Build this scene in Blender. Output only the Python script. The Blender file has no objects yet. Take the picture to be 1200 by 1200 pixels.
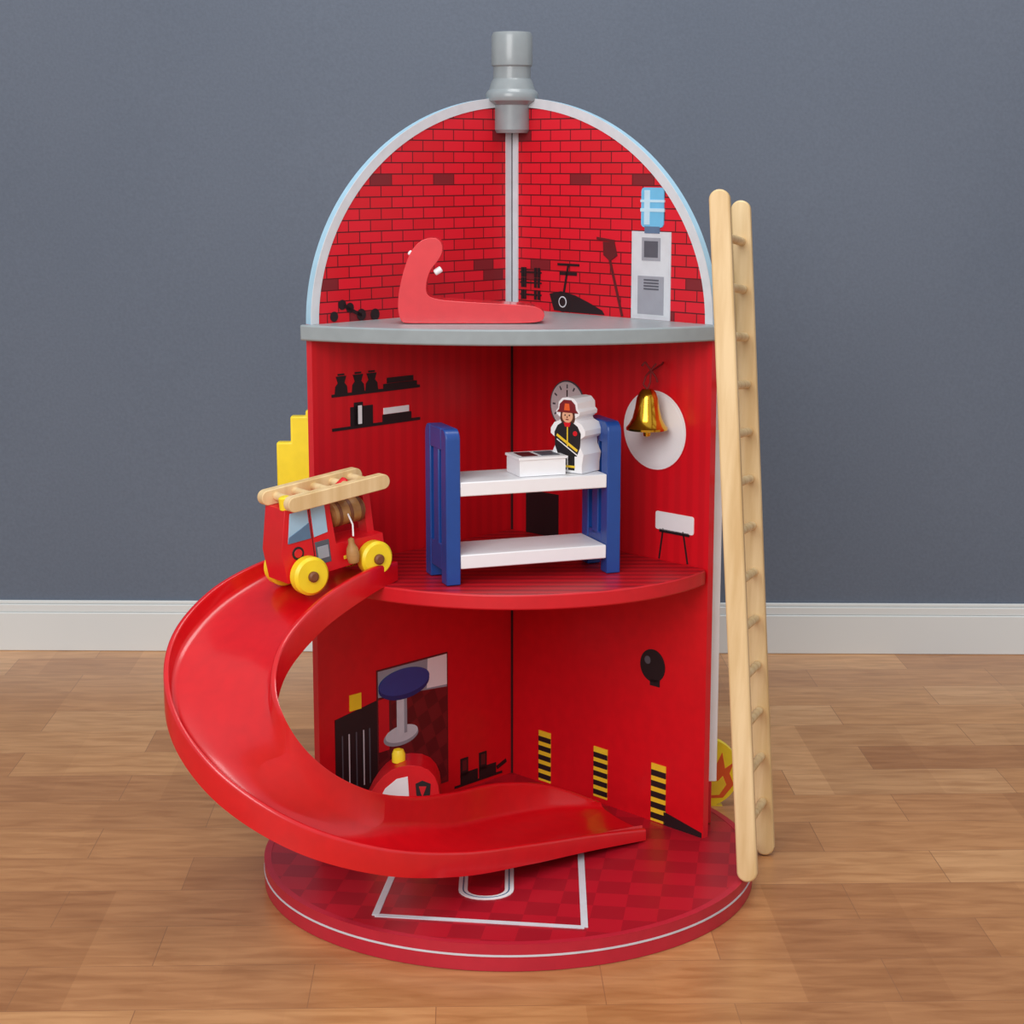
import bpy, bmesh, math, random
from mathutils import Vector
random.seed(3)
sc=bpy.context.scene
sc.view_settings.view_transform='Standard'
V=Vector
# ------------------------------------------------------------ materials
def lin(c):
    return tuple(((x/255)/12.92 if x/255<=.04045 else ((x/255+.055)/1.055)**2.4) for x in c)+(1,)
def base(name,rgb,rough=.45,metal=0,coat=0,noise=.03,nscale=60):
    m=bpy.data.materials.new(name);m.use_nodes=True
    nt=m.node_tree;b=nt.nodes['Principled BSDF']
    b.inputs['Roughness'].default_value=rough;b.inputs['Metallic'].default_value=metal
    b.inputs['Coat Weight'].default_value=coat;b.inputs['Coat Roughness'].default_value=.12
    c=lin(rgb)
    n=nt.nodes.new('ShaderNodeTexNoise');n.inputs['Scale'].default_value=nscale
    tc=nt.nodes.new('ShaderNodeTexCoord');nt.links.new(tc.outputs['Object'],n.inputs['Vector'])
    r=nt.nodes.new('ShaderNodeValToRGB')
    r.color_ramp.elements[0].position=.3;r.color_ramp.elements[1].position=.7
    r.color_ramp.elements[0].color=tuple(x*(1-noise*2) for x in c[:3])+(1,)
    r.color_ramp.elements[1].color=tuple(min(1,x*(1+noise)) for x in c[:3])+(1,)
    nt.links.new(n.outputs['Fac'],r.inputs['Fac']);nt.links.new(r.outputs['Color'],b.inputs['Base Color'])
    return m
M={}
def mk(k,*a,**kw): M[k]=base(k,*a,**kw)
mk('red_wall',(214,14,28),.38)
mk('red_slide',(208,10,22),.28,coat=.35)
mk('red_edge',(206,22,36),.4)
mk('rim_red',(186,32,52),.4)
mk('dark_red',(120,10,18),.6)
mk('line_dark',(60,8,14),.7)
mk('white_paint',(240,240,243),.45,noise=.005)
mk('baseboard_white',(214,217,216),.45,noise=.005,nscale=8)
mk('white_print',(238,237,240),.5,noise=.005)
mk('grey_paint',(146,156,160),.35)
mk('chimney_grey',(140,148,152),.34,coat=.3)
mk('pale_blue',(160,198,220),.45)
mk('band_grey',(208,214,220),.45)
mk('black_print',(26,20,24),.5)
mk('maroon',(92,26,30),.5)
mk('blue_paint',(20,68,145),.35,coat=.2)
mk('blue_slot',(14,44,110),.4)
mk('pink_red',(220,52,60),.25,coat=.6)
mk('yellow',(248,218,40),.4)
mk('print_yellow',(240,200,44),.5)
mk('orange',(226,90,30),.5)
mk('gold',(216,164,50),.16,metal=1)
mk('jug_blue',(110,190,232),.5)
mk('jug_light',(190,226,244),.5)
mk('cool_grey',(206,210,217),.5)
mk('mid_grey',(154,158,168),.5)
mk('dk_grey',(84,88,98),.5)
mk('glass_blue',(160,196,220),.2)
mk('glass_dk',(90,120,150),.2)
mk('skin',(226,170,136),.5)
mk('brown',(120,70,40),.5)
mk('hair_brown',(84,44,28),.5)
mk('room_grey',(150,158,170),.5)
def wood(name,c1,c2,scale=(1,1,1)):
    m=base(name,c1,.5);nt=m.node_tree;b=nt.nodes['Principled BSDF']
    tc=nt.nodes.new('ShaderNodeTexCoord');mp=nt.nodes.new('ShaderNodeMapping');mp.inputs['Scale'].default_value=scale
    n=nt.nodes.new('ShaderNodeTexNoise');n.inputs['Scale'].default_value=60;n.inputs['Detail'].default_value=5
    r=nt.nodes.new('ShaderNodeValToRGB');r.color_ramp.elements[0].color=lin(c1);r.color_ramp.elements[1].color=lin(c2)
    r.color_ramp.elements[0].position=.35;r.color_ramp.elements[1].position=.65
    nt.links.new(tc.outputs['Object'],mp.inputs['Vector']);nt.links.new(mp.outputs['Vector'],n.inputs['Vector'])
    nt.links.new(n.outputs['Fac'],r.inputs['Fac']);nt.links.new(r.outputs['Color'],b.inputs['Base Color'])
    M[name]=m
wood('wood_light',(208,174,120),(232,204,156),(1,1,.06))
wood('wood_mid',(150,104,54),(182,136,80),(.2,1,1))
# helpers for node trees
def NT(name,rough=.45):
    m=bpy.data.materials.new(name);m.use_nodes=True;M[name]=m
    nt=m.node_tree;b=nt.nodes['Principled BSDF'];b.inputs['Roughness'].default_value=rough
    return nt,b
def brick(nt,vec,w,h,mort,off=.5):
    k=nt.nodes.new('ShaderNodeTexBrick');k.inputs['Scale'].default_value=1
    k.inputs['Brick Width'].default_value=w;k.inputs['Row Height'].default_value=h
    k.inputs['Mortar Size'].default_value=mort;k.inputs['Mortar Smooth'].default_value=.1
    k.inputs['Color1'].default_value=(0,0,0,1);k.inputs['Color2'].default_value=(1,1,1,1)
    k.inputs['Mortar'].default_value=(0,0,0,1);k.offset=off
    nt.links.new(vec,k.inputs['Vector']);return k
def mix(nt,fac,a,b,mode='MIX'):
    x=nt.nodes.new('ShaderNodeMix');x.data_type='RGBA';x.blend_type=mode
    for sock,val in ((0,fac),(6,a),(7,b)):
        if hasattr(val,'links') or hasattr(val,'is_linked'): nt.links.new(val,x.inputs[sock])
        else: x.inputs[sock].default_value=val
    return x.outputs[2]
# brick print
nt,b=NT('brick_print',.5)
uv=nt.nodes.new('ShaderNodeUVMap').outputs[0]
k=brick(nt,uv,.035,.0132,.0008)
r=nt.nodes.new('ShaderNodeValToRGB');r.color_ramp.interpolation='CONSTANT'
r.color_ramp.elements[0].color=lin((216,20,42));r.color_ramp.elements[1].position=.925;r.color_ramp.elements[1].color=lin((122,28,36))
e=r.color_ramp.elements.new(.5);e.color=lin((209,17,36))
nt.links.new(k.outputs['Color'],r.inputs['Fac'])
nt.links.new(mix(nt,k.outputs['Fac'],r.outputs['Color'],lin((90,8,18))),b.inputs['Base Color'])
# striped wall / striped floor (sine of one uv axis)
def striped(name,axis,per,c1,c2,sharp=.5,rough=.38):
    nt,b=NT(name,rough);uv=nt.nodes.new('ShaderNodeUVMap').outputs[0]
    sp=nt.nodes.new('ShaderNodeSeparateXYZ');nt.links.new(uv,sp.inputs[0])
    m1=nt.nodes.new('ShaderNodeMath');m1.operation='MULTIPLY';m1.inputs[1].default_value=2*math.pi/per
    nt.links.new(sp.outputs[axis],m1.inputs[0])
    m2=nt.nodes.new('ShaderNodeMath');m2.operation='SINE';nt.links.new(m1.outputs[0],m2.inputs[0])
    mr=nt.nodes.new('ShaderNodeMapRange');mr.inputs[1].default_value=-sharp;mr.inputs[2].default_value=sharp
    nt.links.new(m2.outputs[0],mr.inputs[0])
    nt.links.new(mix(nt,mr.outputs[0],lin(c1),lin(c2)),b.inputs['Base Color'])
striped('striped_wall',0,.019,(214,16,30),(204,15,28))
striped('striped_floor',1,.02,(190,20,32),(150,16,28),.3)
# checker base
def checker(name,size,c1,c2,rot=0,rough=.35):
    nt,b=NT(name,rough);uv=nt.nodes.new('ShaderNodeUVMap').outputs[0]
    mp=nt.nodes.new('ShaderNodeMapping');mp.inputs['Rotation'].default_value=(0,0,rot);mp.inputs['Location'].default_value=(.003,.003,.01)
    nt.links.new(uv,mp.inputs[0]);c=nt.nodes.new('ShaderNodeTexChecker');c.inputs['Scale'].default_value=1/size
    c.inputs['Color1'].default_value=lin(c1);c.inputs['Color2'].default_value=lin(c2)
    nt.links.new(mp.outputs[0],c.inputs[0]);nt.links.new(c.outputs[0],b.inputs['Base Color'])
checker('checker_base',.036,(180,22,40),(158,20,36),math.radians(8))
checker('checker_dark',.02,(112,26,32),(90,20,26),math.radians(20))
# room wall
nt,b=NT('wall_paint_blue_grey',.75)
tc=nt.nodes.new('ShaderNodeTexCoord')
n=nt.nodes.new('ShaderNodeTexNoise');n.inputs['Scale'].default_value=2.2;n.inputs['Detail'].default_value=4
nt.links.new(tc.outputs['Object'],n.inputs['Vector'])
n2=nt.nodes.new('ShaderNodeTexNoise');n2.inputs['Scale'].default_value=220;n2.inputs['Detail'].default_value=2
nt.links.new(tc.outputs['Object'],n2.inputs['Vector'])
c1=mix(nt,n.outputs['Fac'],lin((94,105,122)),lin((107,117,133)))
c2=mix(nt,n2.outputs['Fac'],lin((228,228,228)),lin((255,255,255)))
nt.links.new(mix(nt,1.0,c1,c2,'MULTIPLY'),b.inputs['Base Color'])
bp=nt.nodes.new('ShaderNodeBump');bp.inputs['Strength'].default_value=.12;bp.inputs['Distance'].default_value=.002
nt.links.new(n2.outputs['Fac'],bp.inputs['Height']);nt.links.new(bp.outputs[0],b.inputs['Normal'])
# parquet
nt,b=NT('parquet_floor',.3)
tc=nt.nodes.new('ShaderNodeTexCoord');mp=nt.nodes.new('ShaderNodeMapping');mp.inputs['Location'].default_value=(3.03,2.02,0)
mp.inputs['Rotation'].default_value=(0,0,math.radians(-1.5))
nt.links.new(tc.outputs['Object'],mp.inputs[0])
k=brick(nt,mp.outputs[0],.30,.105,.0005,.43)
k2=brick(nt,mp.outputs[0],.15,.315,.0,.5)
r=nt.nodes.new('ShaderNodeValToRGB');cr=r.color_ramp
cr.elements[0].color=lin((186,130,84));cr.elements[1].color=lin((222,170,120))
for p,c in((.3,(196,139,90)),(.55,(204,146,95)),(.8,(212,156,104))):
    e=cr.elements.new(p);e.color=lin(c)
nt.links.new(k.outputs['Color'],r.inputs['Fac'])
r2=nt.nodes.new('ShaderNodeValToRGB');r2.color_ramp.elements[0].color=lin((236,231,226));r2.color_ramp.elements[1].color=(1,1,1,1)
nt.links.new(k2.outputs['Color'],r2.inputs['Fac'])
mp2=nt.nodes.new('ShaderNodeMapping');mp2.inputs['Scale'].default_value=(4,22,1);nt.links.new(tc.outputs['Object'],mp2.inputs[0])
n=nt.nodes.new('ShaderNodeTexNoise');n.inputs['Scale'].default_value=3;n.inputs['Detail'].default_value=7;n.inputs['Distortion'].default_value=.6
nt.links.new(mp2.outputs[0],n.inputs['Vector'])
r3=nt.nodes.new('ShaderNodeValToRGB');r3.color_ramp.elements[0].color=lin((222,212,200));r3.color_ramp.elements[1].color=(1,1,1,1)
r3.color_ramp.elements[0].position=.3;r3.color_ramp.elements[1].position=.65
nt.links.new(n.outputs['Fac'],r3.inputs['Fac'])
c=mix(nt,1.0,r.outputs['Color'],r2.outputs['Color'],'MULTIPLY');c=mix(nt,1.0,c,r3.outputs['Color'],'MULTIPLY')
c=mix(nt,k.outputs['Fac'],c,lin((150,102,66)))
nt.links.new(c,b.inputs['Base Color'])
# ------------------------------------------------------------ builder
def frame(O,X,Y,N): return (V(O),V(X).normalized(),V(Y).normalized(),V(N).normalized())
WORLD=frame((0,0,0),(1,0,0),(0,1,0),(0,0,1))
class Bld:
    def __init__(s,name,parent=None):
        s.name=name;s.parent=parent;s.bm=bmesh.new();s.uv=s.bm.loops.layers.uv.new('UVMap');s.mats=[]
    def mi(s,m):
        if m not in s.mats:s.mats.append(m)
        return s.mats.index(m)
    def face(s,vs,m,uvs=None):
        try:f=s.bm.faces.new(vs)
        except ValueError:return
        f.material_index=s.mi(m)
        if uvs:
            for l,u in zip(f.loops,uvs):l[s.uv].uv=u
        return f
    def prism(s,pts,fr,a,b,m,side=None,back=None):
        O,X,Y,N=fr
        A=[s.bm.verts.new(O+X*p[0]+Y*p[1]+N*a) for p in pts]
        B=[s.bm.verts.new(O+X*p[0]+Y*p[1]+N*b) for p in pts]
        s.face(B,m,pts);s.face(A[::-1],back or m,pts[::-1])
        n=len(pts)
        for i in range(n):
            j=(i+1)%n;s.face([A[i],A[j],B[j],B[i]],side or m,[pts[i],pts[j],pts[j],pts[i]])
    def box(s,x0,x1,y0,y1,z0,z1,m,fr=WORLD):
        s.prism([(x0,y0),(x1,y0),(x1,y1),(x0,y1)],fr,z0,z1,m)
    def lathe(s,prof,fr,m,seg=40):
        O,X,Y,N=fr;R=[]
        for r,z in prof:
            R.append([s.bm.verts.new(O+N*z+(X*math.cos(t)+Y*math.sin(t))*max(r,1e-5)) for t in [2*math.pi*i/seg for i in range(seg)]])
        for k in range(len(R)-1):
            for i in range(seg):
                j=(i+1)%seg;s.face([R[k][i],R[k][j],R[k+1][j],R[k+1][i]],m)
        s.face(R[0][::-1],m);s.face(R[-1],m)
    def rod(s,p,q,r,m,seg=14):
        p,q=V(p),V(q);d=(q-p);N=d.normalized();X=N.orthogonal().normalized();Y=N.cross(X)
        s.lathe([(r*.7,0),(r,r*.25),(r,d.length-r*.25),(r*.7,d.length)],(p,X,Y,N),m,seg)
    def tube(s,pts,r,m,seg=10):
        for a,b in zip(pts[:-1],pts[1:]): s.rod(a,b,r,m,seg)
    def done(s,bevel=0,smooth=35,seg=2):
        bmesh.ops.recalc_face_normals(s.bm,faces=s.bm.faces)
        me=bpy.data.meshes.new(s.name);s.bm.to_mesh(me);s.bm.free()
        for m in s.mats:me.materials.append(M[m])
        for p in me.polygons:p.use_smooth=True
        me.set_sharp_from_angle(angle=math.radians(smooth))
        o=bpy.data.objects.new(s.name,me);sc.collection.objects.link(o)
        if bevel:
            bv=o.modifiers.new('bevel','BEVEL');bv.width=bevel;bv.segments=seg;bv.limit_method='ANGLE';bv.angle_limit=math.radians(40)
        if s.parent:o.parent=s.parent
        return o
def empty(name):
    o=bpy.data.objects.new(name,None);sc.collection.objects.link(o);o.empty_display_size=.05;return o
def circ(cx,cy,r,n=32,ry=None,a0=0,a1=360):
    ry=ry or r
    full=abs(a1-a0)>=360
    return [(cx+r*math.cos(math.radians(a0+(a1-a0)*i/(n if full else n-1))),cy+ry*math.sin(math.radians(a0+(a1-a0)*i/(n if full else n-1)))) for i in range(n)]
def rect(x0,x1,y0,y1): return [(x0,y0),(x1,y0),(x1,y1),(x0,y1)]
def rrect(x0,x1,y0,y1,r,n=6):
    o=[]
    for cx,cy,a in((x1-r,y1-r,0),(x0+r,y1-r,90),(x0+r,y0+r,180),(x1-r,y0+r,270)):
        for i in range(n+1):
            t=math.radians(a+90*i/n);o.append((cx+r*math.cos(t),cy+r*math.sin(t)))
    return o
def line(p,q,w):
    d=V((q[0]-p[0],q[1]-p[1])).normalized();n=(-d.y*w/2,d.x*w/2)
    return [(p[0]+n[0],p[1]+n[1]),(p[0]-n[0],p[1]-n[1]),(q[0]-n[0],q[1]-n[1]),(q[0]+n[0],q[1]+n[1])]
# ------------------------------------------------------------ room
WY=3.144
wf=Bld('wall_back');
yaw=math.radians(-.95);wX=(math.cos(yaw),math.sin(yaw),0);wN=(math.sin(yaw),-math.cos(yaw),0)
WF=frame((0,WY,0),wX,(0,0,1),wN)
wf.prism(rect(-4,4,0,3.2),WF,-.1,-.012,'wall_paint_blue_grey');wf.done()
bb=Bld('baseboard_back')
bb.prism(rect(-4,4,0,.068),WF,-.012,0,'baseboard_white')
bb.prism(rect(-4,4,.068,.082),WF,-.012,-.003,'baseboard_white')
bb.prism(rect(-4,4,.082,.088),WF,-.012,-.006,'baseboard_white')
bb.done(.0015)
fl=Bld('floor');fl.prism([(-4,-2),(4,-2),(4,WY+.07),(-4,WY+.07)],WORLD,-.05,0,'parquet_floor');fl.done()
# ------------------------------------------------------------ fire station
ST=empty('toy_fire_station')
CX,CY=0,2.406;L=.34;ZB=.03;ZM=.362;ZT=.649
RF=frame((CX,CY,0),(.6771,-.7359,0),(0,0,1),(-.7359,-.6771,0))
LF=frame((CX,CY,0),(-.6771,-.7359,0),(0,0,1),(.7359,-.6771,0))
# base
bs=Bld('round_base',ST)
R=.289;c0=2.130;cx0=-.004
bs.prism(circ(cx0,c0,R,128),WORLD,0.0005,ZB,'checker_base','rim_red','rim_red')
def ring(bl,cx,cy,r0,r1,z0,z1,m,a0=0,a1=360,n=128):
    for i in range(n):
        t0=math.radians(a0+(a1-a0)*i/n);t1=math.radians(a0+(a1-a0)*(i+1)/n)
        q=[(cx+r0*math.cos(t0),cy+r0*math.sin(t0)),(cx+r1*math.cos(t0),cy+r1*math.sin(t0)),(cx+r1*math.cos(t1),cy+r1*math.sin(t1)),(cx+r0*math.cos(t1),cy+r0*math.sin(t1))]
        bl.prism(q,WORLD,z0,z1,m)
ring(bs,cx0,c0,R-.008,R+.0002,ZB,ZB+.0005,'rim_red')
ring(bs,cx0,c0,R-.0005,R+.0006,.0165,.0187,'cool_grey')
z0,z1=ZB,ZB+.0008
P=[(-.148,1.919),(.0773,1.886),(.0816,2.134),(-.125,2.155)]
for a,b_ in((0,1),(1,2),(2,3),(3,0)): bs.prism(line(P[a],P[b_],.0075),WORLD,z0,z1+.0001*a,'cool_grey')
def oring(bl,fr,cx,cy,w,h,r,t,a,b,m):
    o=rrect(cx-w,cx+w,cy-h,cy+h,r);i=rrect(cx-w+t,cx+w-t,cy-h+t,cy+h-t,max(r-t,.002))
    n=len(o)
    for k in range(n):
        j=(k+1)%n;bl.prism([o[k],o[j],i[j],i[k]],fr,a,b,m)
oring(bs,WORLD,-.029,2.023,.031,.060,.029,.010,z0,z1,'white_print')
oring(bs,WORLD,-.029,2.023,.0265,.0555,.0245,.0015,z1,z1+.0003,'glass_dk')
bs.done()
def ell(a,b,n=40,c=ZT): return [(a*math.cos(math.pi/2*i/n),c+b*math.sin(math.pi/2*i/n)) for i in range(n+1)]
for side,FR in(('right',RF),('left',LF)):
    w=Bld(side+'_side_panel',ST);T=-.009
    w.prism(rect(0,L,ZB,ZM),FR,T,0,'red_wall','red_edge','white_print')
    w.prism(rect(0,L,ZM,ZT),FR,T,0,'striped_wall','red_edge','white_print')
    w.prism([(0,ZT)]+ell(L,.262),FR,T,0,'brick_print','pale_blue','pale_blue')
    o=ell(L+.0006,.2626);i=ell(L-.011,.251)
    for kx in range(len(o)-1): w.prism([o[kx],o[kx+1],i[kx+1],i[kx]],FR,0,.001,'band_grey')
    w.prism(rect(.001,.012,ZT,.90),FR,0,.0012,'band_grey')
    w.prism(rect(0,.0022,ZB,.9),FR,.0,.0016,'line_dark')
    D=lambda pts,m,a=0,b=.0009:w.prism(pts,FR,a,b,m)
    if side=='right':
        # water cooler
        D(rect(.211,.274,ZT,.752),'cool_grey');D(rect(.214,.271,.653,.749),'band_grey',0,.0012)
        D(rect(.228,.258,.718,.745),'mid_grey',0,.0015);D(rect(.232,.254,.722,.741),'dk_grey',0,.0018)
        D(rect(.222,.264,.655,.70),'mid_grey',0,.0015)
        for q in range(4): D(rect(.232,.256,.684+.0035*q,.6858+.0035*q),'dk_grey',0,.0018)
        D(rrect(.226,.262,.757,.803,.005),'jug_blue',0,.0012);D(rect(.231,.240,.760,.800),'jug_light',0,.0015)
        D(rect(.225,.263,.775,.779),'jug_light',0,.0016);D(rect(.225,.263,.786,.789),'jug_light',0,.0016);D(rect(.232,.256,.750,.758),'glass_dk',0,.0015)
        # shovel
        D(line((.152,.742),(.182,.739),.003),'maroon');D([(.163,.738),(.182,.738),(.187,.722),(.175,.715),(.164,.722)],'maroon',0,.0012)
        D(line((.174,.718),(.196,.650),.0035),'maroon')
        # exercise bike
        D(line((.084,.708),(.122,.708),.003),'black_print');D(line((.088,.697),(.118,.697),.004),'black_print')
        D(line((.103,.708),(.095,.672),.003),'black_print')
        D([(.070,.671),(.09,.675),(.115,.671),(.14,.663),(.162,.655),(.166,.65),(.10,.650),(.078,.651)],'black_print')
        D(circ(.094,.662,.012,24,.0125),'black_print',0,.0012);D(circ(.094,.662,.007,24),'cool_grey',0,.0014);D(circ(.094,.662,.0055,24),'black_print',0,.0016)
        # dumbbells
        for zz in(.668,.683,.696):
            D(line((.016,zz),(.055,zz),.002),'black_print')
            for xx in(.02,.025,.044,.05): D(rect(xx-.002,xx+.002,zz-.006,zz+.006),'black_print',0,.0011)
        # clock
        D(circ(.103,.534,.031,40),'dk_grey');D(circ(.103,.534,.0292,40),'white_print',0,.0012)
        for h_ in range(12):
            a=math.radians(30*h_);D(line((.103+.021*math.sin(a),.534+.021*math.cos(a)),(.103+.026*math.sin(a),.534+.026*math.cos(a)),.0022),'dk_grey',0,.0014)
        D(line((.103,.534),(.103,.553),.0018),'black_print',0,.0016);D(line((.103,.534),(.117,.54),.0018),'black_print',0,.0016)
        # round window
        D(circ(.252,.518,.052,48,.049),'red_edge');D(circ(.252,.518,.0505,48,.0475),'white_print',0,.0012)
        D(circ(.252,.518,.046,48,.043),'white_paint',0,.0014)
        # dark doorway, stool
        D(rect(.0275,.0873,ZM,.418),'black_print')
        D(rrect(.2557,.317,.399,.421,.003),'white_print');D(line((.268,.401),(.262,.363),.002),'black_print')
        D(line((.300,.401),(.308,.363),.002),'black_print');D(line((.262,.398),(.310,.398),.004),'black_print')
        # round alarm
        D(circ(.254,.228,.0205,30),'black_print');D(rect(.250,.266,.203,.211),'black_print');D(circ(.246,.234,.005,16),'dk_grey',0,.0012)
        # hazard posts
        for s0,s1,zt,zb in((.0525,.0749,.101,.033),(.1543,.1785,.103,.037),(.2545,.2785,.105,.031)):
            D(rect(s0,s1,zb,zt),'print_yellow')
            hh=(zt-zb)/5.4
            for q in range(5): D(rect(s0,s1,zb+hh*(q+.25),zb+hh*(q+.8)),'black_print',0,.0012)
        D([(.276,ZB),(.338,ZB),(.338,.036),(.276,.047)],'black_print')  # black shadow at the wall foot, painted on as a decal
    else:
        for zz,a_,b_ in((.562,.167,.311),(.522,.167,.311)): D(rect(a_,b_,zz,zz+.0035),'black_print')
        for s_ in(.296,.269,.247):
            D([(s_-.010,.5655),(s_+.010,.5655),(s_+.009,.574),(s_+.005,.578),(s_+.008,.586),(s_-.008,.586),(s_-.005,.578),(s_-.009,.574)],'black_print')
            D(rect(s_-.005,s_+.005,.587,.589),'black_print')
        D(rect(.172,.228,.5655,.571),'black_print');D(rect(.178,.222,.5715,.578),'black_print')
        D(rect(.246,.282,.5255,.548),'black_print');D(rect(.262,.276,.5255,.553),'black_print');D(rect(.264,.270,.527,.549),'white_print',0,.0012)
        D(rect(.182,.23,.5255,.534),'black_print');D(rect(.186,.228,.5345,.542),'white_print')
        # printed doorway scene
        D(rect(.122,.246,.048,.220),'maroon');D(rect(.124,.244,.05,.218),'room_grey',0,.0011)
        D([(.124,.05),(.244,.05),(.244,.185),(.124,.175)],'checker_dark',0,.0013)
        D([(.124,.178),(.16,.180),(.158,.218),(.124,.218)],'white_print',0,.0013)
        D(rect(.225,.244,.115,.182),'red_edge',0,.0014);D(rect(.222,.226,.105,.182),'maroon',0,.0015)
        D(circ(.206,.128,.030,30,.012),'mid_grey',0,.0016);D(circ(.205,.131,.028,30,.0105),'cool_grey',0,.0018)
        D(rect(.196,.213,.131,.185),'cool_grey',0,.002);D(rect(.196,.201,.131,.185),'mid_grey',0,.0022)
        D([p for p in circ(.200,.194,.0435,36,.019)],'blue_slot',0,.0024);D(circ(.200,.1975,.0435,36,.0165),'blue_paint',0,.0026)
        # lockers
        D([(.246,.05),(.315,.05),(.315,.172),(.246,.182)],'black_print')
        for s_ in(.258,.268,.280,.292,.303): D(rect(s_,s_+.0018,.08,.15),'cool_grey' if s_ in(.268,.292) else 'dk_grey',0,.0012)
        D(rect(.272,.291,.178,.198),'yellow',0,.0012)
        # boots
        for s_ in(.085,.05):
            D(rect(s_,s_+.014,.048,.072),'black_print');D(rect(s_-.018,s_+.014,.037,.052),'black_print')
            D(rect(s_+.003,s_+.011,.055,.069),'maroon',0,.0012)
        D(line((.012,.05),(.03,.044),.005),'black_print');D(line((.02,.036),(.11,.036),.003),'black_print')
        # dumb bells top
        D(line((.29,.668),(.262,.655),.004),'black_print');D(circ(.292,.669,.006,12),'black_print');D(circ(.280,.665,.006,12),'black_print');D(circ(.262,.656,.007,12),'black_print');D(circ(.240,.655,.007,12),'black_print');D(circ(.305,.656,.006,12),'black_print')
    w.done()
# middle shelf
def arcpts(cy,r,xe,n=40):
    a=math.asin(xe/r);return [(r*math.sin(-a+2*a*i/n),cy-r*math.cos(-a+2*a*i/n)) for i in range(n+1)]
sh=Bld('middle_shelf',ST)
sh.prism([(0,2.405)]+[(-.2265,2.1595)]+arcpts(2.288,.265,.2265)+[(.2265,2.1595)],WORLD,ZM-.018,ZM,'striped_floor','red_edge','red_wall')
sh.done(.002)
sh=Bld('top_shelf',ST)
sh.prism([(0,2.405)]+[(-.228,2.158),(-.242,2.158)]+arcpts(2.5606,.4756,.243)+[(.242,2.158),(.228,2.158)],WORLD,ZT-.018,ZT,'grey_paint')
sh.done(.002)
ch=Bld('chimney',ST)
ch.lathe([(.020,.868),(.0225,.872),(.0225,.902),(.0245,.903),(.032,.907),(.033,.910),(.033,.915),(.0315,.918),(.0285,.921),(.0255,.931),(.0235,.934),(.0232,.948),(.0255,.950),(.0257,.953),(.0255,.985),(.0235,.990),(.018,.990),(.017,.975),(.0001,.974)],frame((0,2.39,0),(1,0,0),(0,1,0),(0,0,1)),'chimney_grey',48)
ch.done(0,28)
ex=Bld('exterior_board',ST);ex.box(.20,.251,2.205,2.212,.085,.625,'white_paint');ex.box(.20,.245,2.205,2.212,.031,.085,'red_edge');ex.done(.001)
ex=Bld('exterior_yellow_steps',ST)
F2=frame((0,2.20,0),(1,0,0),(0,0,1),(0,-1,0))
ex.prism([(-.196,.45),(-.278,.45),(-.278,.507),(-.261,.507),(-.261,.538),(-.243,.538),(-.243,.545),(-.196,.545)],F2,-.008,.008,'yellow');ex.done(.002)
# flame sign standing behind
fs=Bld('flame_sign')
F3=frame((.217,2.362,0),(1,0,0),(0,0,1),(0,-1,0))
fs.prism([(0,0),(.06,0)]+circ(.034,.046,.047,18,.047,-70,90)+[(0,.093)],F3,-.006,.006,'yellow')
fs.prism([(.02,.01),(.06,.012),(.074,.03),(.068,.045),(.073,.06),(.062,.052),(.058,.074),(.050,.056),(.043,.080),(.036,.06),(.02,.07)],F3,.006,.0068,'orange')
fs.prism([(.035,.015),(.055,.016),(.064,.03),(.059,.042),(.052,.034),(.046,.05),(.04,.036),(.034,.045)],F3,.0068,.0074,'print_yellow')
fs.done(.001)
# ------------------------------------------------------------ slide
K=[ # outer(x,y) inner(x,y) z  lipO lipI
((-.250,2.143),(-.130,2.090),.3735,.012,.012),
((-.280,2.105),(-.150,2.046),.3735,.018,.020),
((-.345,2.047),(-.211,1.981),.345,.022,.024),
((-.376,1.970),(-.248,1.905),.310,.024,.026),
((-.379,1.935),(-.252,1.882),.268,.024,.028),
((-.357,1.9015),(-.229,1.860),.220,.024,.030),
((-.306,1.865),(-.196,1.878),.175,.024,.030),
((-.224,1.848),(-.1464,1.930),.130,.022,.030),
((-.1345,1.866),(-.105,2.012),.100,.020,.032),
((-.0556,1.9295),(-.0685,2.066),.075,.018,.042),
((.0193,2.016),(-.0204,2.156),.060,.014,.046),
((.095,2.091),(.0421,2.2196),.050,.009,.034),
((.1607,2.1436),(.1067,2.240),.042,.004,.006)]
def cat(a,b,c,d,t):
    return .5*((2*b)+(-a+c)*t+(2*a-5*b+4*c-d)*t*t+(-a+3*b-3*c+d)*t**3)
rows=[]
flat=[(k[0][0],k[0][1],k[1][0],k[1][1],k[2],k[3],k[4]) for k in K]
for _ in range(2):
    flat=[flat[0]]+[tuple((flat[i-1][j]+5*flat[i][j]+flat[i+1][j])/7 for j in range(7)) for i in range(1,len(flat)-1)]+[flat[-1]]
n=len(flat)
for i in range(n-1):
    a=flat[max(i-1,0)];b_=flat[i];c_=flat[i+1];d=flat[min(i+2,n-1)]
    for q in range(24):
        rows.append([cat(a[j],b_[j],c_[j],d[j],q/24) for j in range(7)])
rows.append(list(flat[-1]))
sl=Bld('toy_slide')
prev=None
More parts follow.
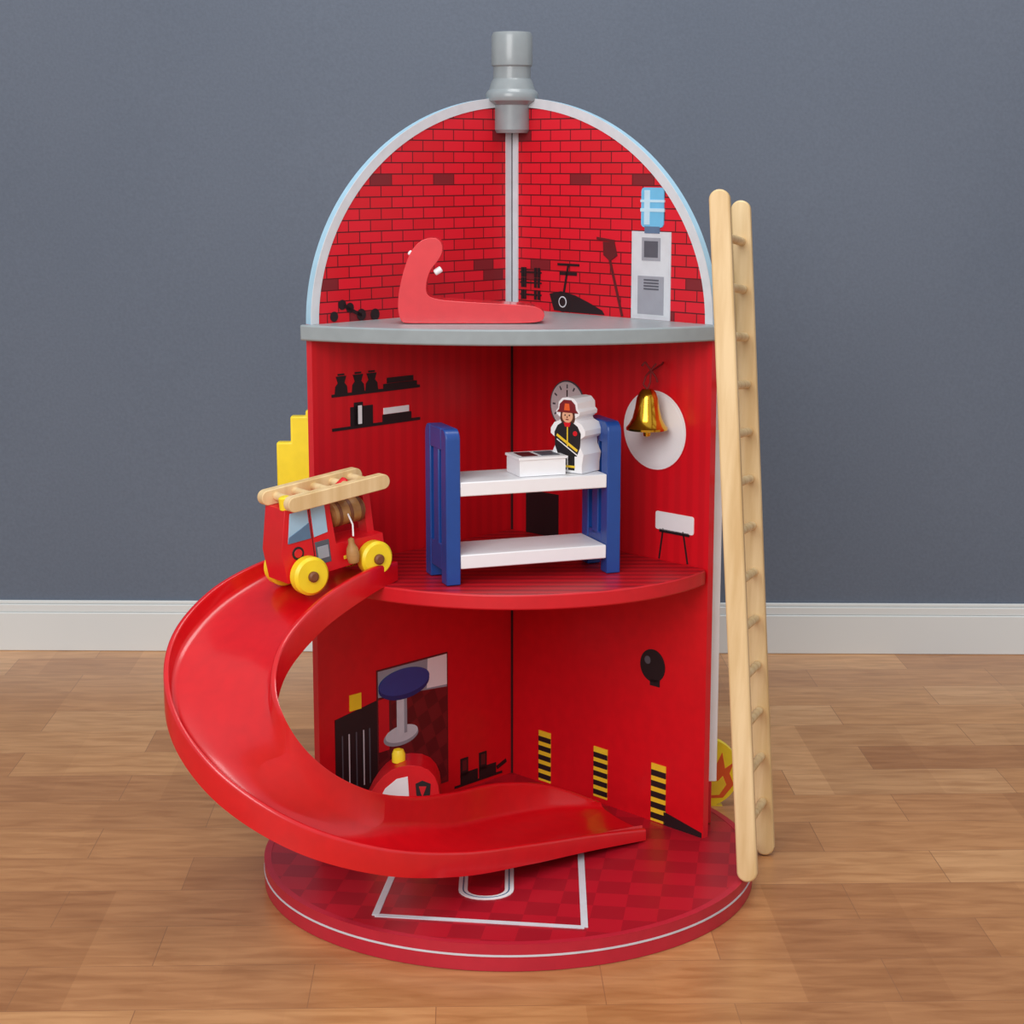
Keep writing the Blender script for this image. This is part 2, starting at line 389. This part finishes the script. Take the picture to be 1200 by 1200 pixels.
for r_ in rows:
    O=V((r_[0],r_[1],0));I=V((r_[2],r_[3],0));z,lo,li=r_[4:]
    w=(I-O).length;d=(I-O)/w;t=.007
    pr=[(0,-.010),(0,lo-.003),(.0006,lo-.0009),(.002,lo),(t-.002,lo),(t-.0006,lo-.0009),(t,lo-.003),(t+.0015,.0065),(t+.004,.0025),(t+.010,0)]
    pr+=[(w*.35,-.0015),(w*.5,-.002),(w*.65,-.0015)]
    pr+=[(w-t-.010,0),(w-t-.004,.0025),(w-t-.0015,.0065),(w-t,max(li-.004,.0066)),(w-t+.0006,li-.0009),(w-t+.002,li),(w-.002,li),(w-.0006,li-.0009),(w,li-.003),(w,-.010)]
    vs=[sl.bm.verts.new(O+d*p[0]+V((0,0,z+p[1]))) for p in pr]
    if prev:
        for q in range(len(vs)):
            p2=(q+1)%len(vs);sl.face([prev[q],prev[p2],vs[p2],vs[q]],'red_slide')
    else: sl.face(vs,'red_slide')
    prev=vs
sl.face(prev[::-1],'red_slide')
sl.done(0,60)
# ------------------------------------------------------------ ladder
LD=empty('wooden_toy_ladder')
A0,A1=V((.2675,2.017,.0305)),V((.2287,2.10,.8025))
B0,B1=V((.3095,2.179,.001)),V((.2704,2.25,.7876))
def rail(nm,p,q,rd):
    r_=Bld(nm,LD);d=(q-p);ln=d.length;Yv=d.normalized();N=(rd-Yv*rd.dot(Yv)).normalized();X=Yv.cross(N)
    r_.prism(rrect(-.0115,.0115,0,ln,.0112,8),(p,X,Yv,N),-.006,.006,'wood_light');r_.done(.002)
rd=(B1-A1).normalized()
rail('front_rail',A0,A1,rd);rail('rear_rail',B0,B1,rd)
rg=Bld('rungs',LD)
for i in range(13):
    t=.935-.0712*i
    rg.rod(A0.lerp(A1,t),B0.lerp(B1,t+.004),.0052,'wood_light')
rg.done()
# ------------------------------------------------------------ bunk bed
BD=empty('toy_bunk_bed')
bx=V((.94,.341,0)).normalized();by=V((-.341,.94,0)).normalized();BO=V((-.0735,2.063,ZM+.0005))
def bf(o=(0,0,0)): return (BO+bx*o[0]+by*o[1]+V((0,0,o[2])),bx,by,V((0,0,1)))
LB=.212;TK=.017;DB=.078
for nm,x0 in(('left_end',0),('right_end',LB-TK)):
    e=Bld(nm,BD);fr=(BO,by,V((0,0,1)),bx);H=.177;r_=.012
    e.prism([(0,0),(.019,0),(.019,H)]+[(r_-r_*math.sin(t),H-r_+r_*math.cos(t)) for t in [math.pi/2*i/6 for i in range(7)]],fr,x0,x0+TK,'blue_paint')
    e.prism([(DB-.019,0),(DB,0)]+[(DB-r_+r_*math.cos(t),H-r_+r_*math.sin(t)) for t in [math.pi/2*i/6 for i in range(7)]]+[(DB-.019,H)],fr,x0,x0+TK,'blue_paint')
    e.prism(rect(.030,.048,.04,.16),fr,x0+.0005,x0+TK-.0005,'blue_paint')
    e.prism(rect(.019,DB-.019,.015,.045),fr,x0+.0005,x0+TK-.0005,'blue_paint')
    e.prism(rect(.019,DB-.019,.152,H),fr,x0,x0+TK,'blue_paint')
    e.done(.0012)
for nm,z in(('lower_bunk',.018),('upper_bunk',.101)):
    e=Bld(nm,BD);e.box(TK+.0002,LB-TK-.0002,.001,DB-.001,z,z+.016,'white_paint',bf());e.done(.0012)
# bench box
e=Bld('toy_white_box');x0=.092
BZ=.117+.0005
e.box(x0,x0+.056,.012,.056,BZ,BZ+.019,'white_paint',bf());e.box(x0-.0015,x0+.0575,.0105,.0575,BZ+.019,BZ+.022,'white_paint',bf())
e.box(x0+.006,x0+.025,.020,.050,BZ+.022,BZ+.0226,'maroon',bf());e.box(x0+.030,x0+.052,.020,.050,BZ+.022,BZ+.0226,'dk_grey',bf())
e.done(.001)
# firefighter cut-out
e=Bld('toy_firefighter_figure')
fo=V((.064,2.138,ZM+BZ+.0008));fx=V((.80,-.6,0)).normalized();fn=V((-.6,-.80,0)).normalized()
FF=(fo,fx,V((0,0,1)),fn)
half=[(0,.087),(.008,.086),(.013,.081),(.0135,.074),(.0165,.071),(.0160,.067),(.010,.063),(.0115,.060),(.019,.057),(.024,.050),(.024,.044),(.0165,.039),(.017,.032),(.022,.022),(.020,.010),(.020,0)]
sil=half+[(-x,z) for x,z in half[::-1][:-1]]
e.prism(sil,FF,-.036,0,'white_paint')
def FD(p,m,l=1): e.prism(p,FF,0,.0005*l,m)
FD([(-.013,.0195),(.013,.0195),(.0175,.030),(.0185,.046),(.014,.054),(.006,.059),(-.006,.059),(-.014,.054),(-.0185,.046),(-.0175,.030)],'black_print')
FD([(-.0095,.072),(.0095,.072),(.0105,.062),(.009,.058),(-.009,.058),(-.0105,.062)],'hair_brown',1)
FD(circ(0,.0655,.0075,20,.008),'skin',2)
FD([(-.015,.0695),(.015,.0695),(.0115,.073),(.0105,.079),(.005,.0840),(-.005,.0840),(-.0105,.079),(-.0115,.073)],'dark_red',3);FD([(-.004,.072),(.004,.072),(.003,.080),(-.003,.080)],'orange',4)
FD(circ(-.003,.0665,.001,8),'black_print',3);FD(circ(.003,.0665,.001,8),'black_print',3);FD(rect(-.002,.002,.0610,.0620),'dark_red',3);FD(rect(-.0006,.0006,.0632,.0655),'brown',3)
FD(line((-.015,.043),(.014,.026),.003),'print_yellow',2);FD(line((-.015,.038),(.014,.021),.0012),'white_print',2)
FD(rect(-.010,-.001,.003,.0195),'black_print');FD(rect(.001,.010,.003,.0195),'black_print');FD(rect(-.0105,.0105,.006,.0085),'print_yellow',2)
FD(rect(-.0008,.0008,.03,.056),'print_yellow',2);FD(circ(.011,.046,.003,10),'red_wall',3);FD([(-.005,.058),(.005,.058),(.003,.053),(-.003,.053)],'red_wall',3)
e.done(.0012)
# bell
BL=empty('gold_bell')
bp_=V((.159,2.192,0))
e=Bld('bell_body',BL)
e.lathe([(.0001,.571),(.006,.5705),(.0095,.567),(.0125,.560),(.0145,.548),(.0175,.536),(.0215,.5285),(.0245,.525),(.0245,.5225),(.0225,.522),(.019,.530),(.0001,.533)],frame(bp_,(1,0,0),(0,1,0),(0,0,1)),'gold',48)
e.lathe([(.0001,.513),(.004,.515),(.0048,.519),(.004,.523),(.0001,.535)],frame(bp_,(1,0,0),(0,1,0),(0,0,1)),'gold',20)
e.done()
e=Bld('bell_cord',BL)
q=bp_
wp=V((.1787,2.2107,.600))
e.tube([q+V((0,0,.570)),q+V((.003,0,.578)),q+V((.004,.004,.590)),wp+V((-.002,-.003,-.002)),wp],.0012,'dark_red')
e.tube([q+V((0,0,.570)),q+V((-.005,0,.576)),q+V((-.002,0,.586)),q+V((.004,.004,.592)),q+V((-.003,.004,.602)),q+V((-.007,.004,.597))],.0012,'dark_red')
e.tube([q+V((.004,.004,.592)),q+V((.010,.004,.584)),q+V((.012,.004,.578))],.0012,'dark_red')
e.tube([q+V((.004,.004,.592)),q+V((.010,.004,.600))],.0012,'dark_red')
e.done()
# treadmill (curved coral piece on top shelf)
e=Bld('toy_treadmill')
F5=frame((0,2.185,ZT+.0006),(1,0,0),(0,0,1),(0,-1,0))
o=[(-127,1),(-131,12),(-131,28),(-128,46),(-123,64),(-117,80),(-108,92),(-96,98),(-84,97),(-79,89),(-80,79),(-86,70),(-93,62),(-97,52),(-99,40),(-97,32),(-88,28),(-72,26),(-40,24),(0,22),(26,20),(36,15),(38,8),(33,1),(0,0),(-60,0),(-118,0)]
def chaikin(p,k=2):
    for _ in range(k):
        r_=[]
        for i in range(len(p)):
            a=p[i];b_=p[(i+1)%len(p)];r_+=[(a[0]*.75+b_[0]*.25,a[1]*.75+b_[1]*.25),(a[0]*.25+b_[0]*.75,a[1]*.25+b_[1]*.75)]
        p=r_
    return p
e.prism([(x/1000,z/1000) for x,z in chaikin(o)],F5,-.022,.022,'pink_red')
e.rod((-.089,2.170,ZT+.058),(-.081,2.170,ZT+.063),.0038,'white_paint');e.rod((-.113,2.170,ZT+.078),(-.118,2.168,ZT+.082),.003,'white_paint')
e.done(.003,40,3)
# small rounded red car
CR=empty('toy_red_car')
e=Bld('car_body',CR)
F6=frame((-.178,2.145,ZB+.0006),(1,0,0),(0,0,1),(0,-1,0))
e.prism(chaikin([(0,.010),(.002,.05),(.014,.075),(.030,.094),(.050,.103),(.076,.101),(.090,.085),(.093,.06),(.093,.010)],1),F6,-.024,.024,'red_wall')
e.prism([(.018,.054),(.028,.074),(.042,.086),(.055,.089),(.057,.052),(.036,.048)],F6,.024,.0248,'white_print')
e.prism([(.064,.080),(.072,.084),(.082,.080),(.081,.066),(.072,.058),(.065,.066)],F6,.024,.0248,'black_print')
e.prism([(.068,.077),(.077,.077),(.072,.063)],F6,.0248,.0252,'red_edge')
e.done(.006,40,3)
e=Bld('car_light',CR);e.lathe([(.008,.100),(.008,.110),(.006,.115),(.0001,.117)],frame((-.135,2.145,ZB),(1,0,0),(0,1,0),(0,0,1)),'yellow',24);e.done()
e=Bld('car_wheels',CR)
for xx in(-.155,-.107):
    e.lathe([(.012,0),(.013,.003),(.013,.05),(.012,.053)],frame((xx,2.1715,ZB+.0135),(1,0,0),(0,0,1),(0,-1,0)),'yellow',24)
e.done()
# ------------------------------------------------------------ fire truck
TR=empty('toy_fire_truck')
tx=V((.80,.575,.125)).normalized();ty=V((-.584,.812,0)).normalized();tz=tx.cross(ty)
TO=V((-.222,2.022,.3635))
TFs=(TO,tx,tz,-ty)
e=Bld('truck_body',TR)
e.prism([(-.023,.016),(-.026,.050),(-.015,.098),(.040,.098),(.043,.046),(.104,.044),(.104,.018)],TFs,-.050,-.006,'red_wall')
def TD(p,m,l=1): e.prism(p,TFs,-.006,-.006+.0007*l,m)
TD([(-.017,.060),(-.010,.093),(.012,.093),(.012,.060)],'glass_blue');TD([(.016,.060),(.016,.093),(.034,.093),(.034,.062)],'glass_blue')
TD([(-.017,.060),(-.015,.067),(.012,.078),(.012,.060)],'glass_dk',2)
TD(circ(-.006,.047,.0075,16),'black_print');TD(circ(-.006,.047,.005,16),'red_edge',2)
TD(rect(.016,.034,.028,.054),'dk_grey');TD(rect(.018,.032,.034,.048),'mid_grey',2);TD(rect(.0135,.0143,.022,.093),'black_print')
TD(rect(.05,.098,.026,.030),'print_yellow')
e.done(.0025)
e=Bld('wheels',TR)
for wx,wr in((0.0,.0215),(.085,.0200)):
    for n0,n1 in((-.006,.010),(-.066,-.050)):
        fr=(TO+tx*wx+tz*wr,tx,tz,-ty)
        e.lathe([(wr*.9,n0),(wr,n0+.003),(wr,n1-.003),(wr*.86,n1),(.0065,n1)],fr,'yellow',36)
        e.lathe([(.006,n1-.002),(.006,n1+.003),(.004,n1+.0045)],fr,'brown',20)
e.done()
e=Bld('roof_ladder',TR)
for yy,xa,xb in((-.008,-.020,.110),(.048,-.022,.108)):
    fr=(TO+tz*.1065,tx,tz,ty)
    e.prism(rrect(xa,xb,-.0085,.0085,.0084,8),fr,yy-.006,yy+.006,'wood_light')
for i in range(5):
    xx=-.004+.024*i;p=TO+tx*xx+tz*.1065
    e.rod(p+ty*-.002,p+ty*.046,.0048,'wood_light' )
e.done(.0015)
e=Bld('hose_reel',TR)
p=TO+tz*.074
e.rod(p+tx*.042+ty*.027,p+tx*.100+ty*.027,.0035,'wood_mid')
e.rod(p+tx*.048+ty*.027,p+tx*.092+ty*.027,.0145,'wood_mid',28)
for xx in(.056,.070,.084): e.lathe([(.0149,0),(.0153,.002),(.0149,.004)],(p+tx*xx+ty*.027,ty,tz,tx),'brown',28)
for xx in(.046,.098): e.prism(rect(-.006+xx,.003+xx,.044,.098),TFs,-.038,-.02,'red_wall')
e.tube([p+tx*.066+ty*.0125,p+tx*.064+ty*.001-tz*.01,p+tx*.060-ty*.004-tz*.022],.001,'white_print')
e.lathe([(.0001,-.022),(.0035,-.024),(.0035,-.029),(.0065,-.035),(.0075,-.043),(.006,-.051),(.0001,-.052)],(p+tx*.056-ty*.005,tx,ty,tz),'wood_mid',20)
e.rod(TO+tx*.056+ty*.02+tz*.10,TO+tx*.074+ty*.02+tz*.110,.006,'red_wall')
e.rod(TO-tx*.010+ty*.012+tz*.096,TO-tx*.010+ty*.012+tz*.112,.007,'yellow')
e.done()
# ------------------------------------------------------------ lights, world, camera
w=bpy.data.worlds.new('world');sc.world=w;w.use_nodes=True
w.node_tree.nodes['Background'].inputs[0].default_value=(.95,.97,1,1);w.node_tree.nodes['Background'].inputs[1].default_value=.68
def area(nm,loc,tgt,size,e,col=(1,1,1)):
    l=bpy.data.lights.new(nm,'AREA');l.size=size;l.energy=e;l.color=col
    o=bpy.data.objects.new(nm,l);sc.collection.objects.link(o);o.location=loc
    o.rotation_euler=(V(tgt)-V(loc)).to_track_quat('-Z','Y').to_euler()
area('added_key_light',(-.8,-.6,1.9),(0,2.3,.4),1.7,60,(1,.985,.965))  # added soft key lamp from above front left, no window there
area('added_wall_wash',(.15,2.1,2.5),(.15,3.14,1.1),.9,17,(1,1,.98))  # added unseen lamp that brightens the upper back wall into a gradient
cam=bpy.data.cameras.new('camera');co=bpy.data.objects.new('camera',cam);sc.collection.objects.link(co)
cam.sensor_width=36;cam.lens=66;co.location=(0,0,.83);co.rotation_euler=(math.radians(90-10.5),0,0)
sc.camera=co
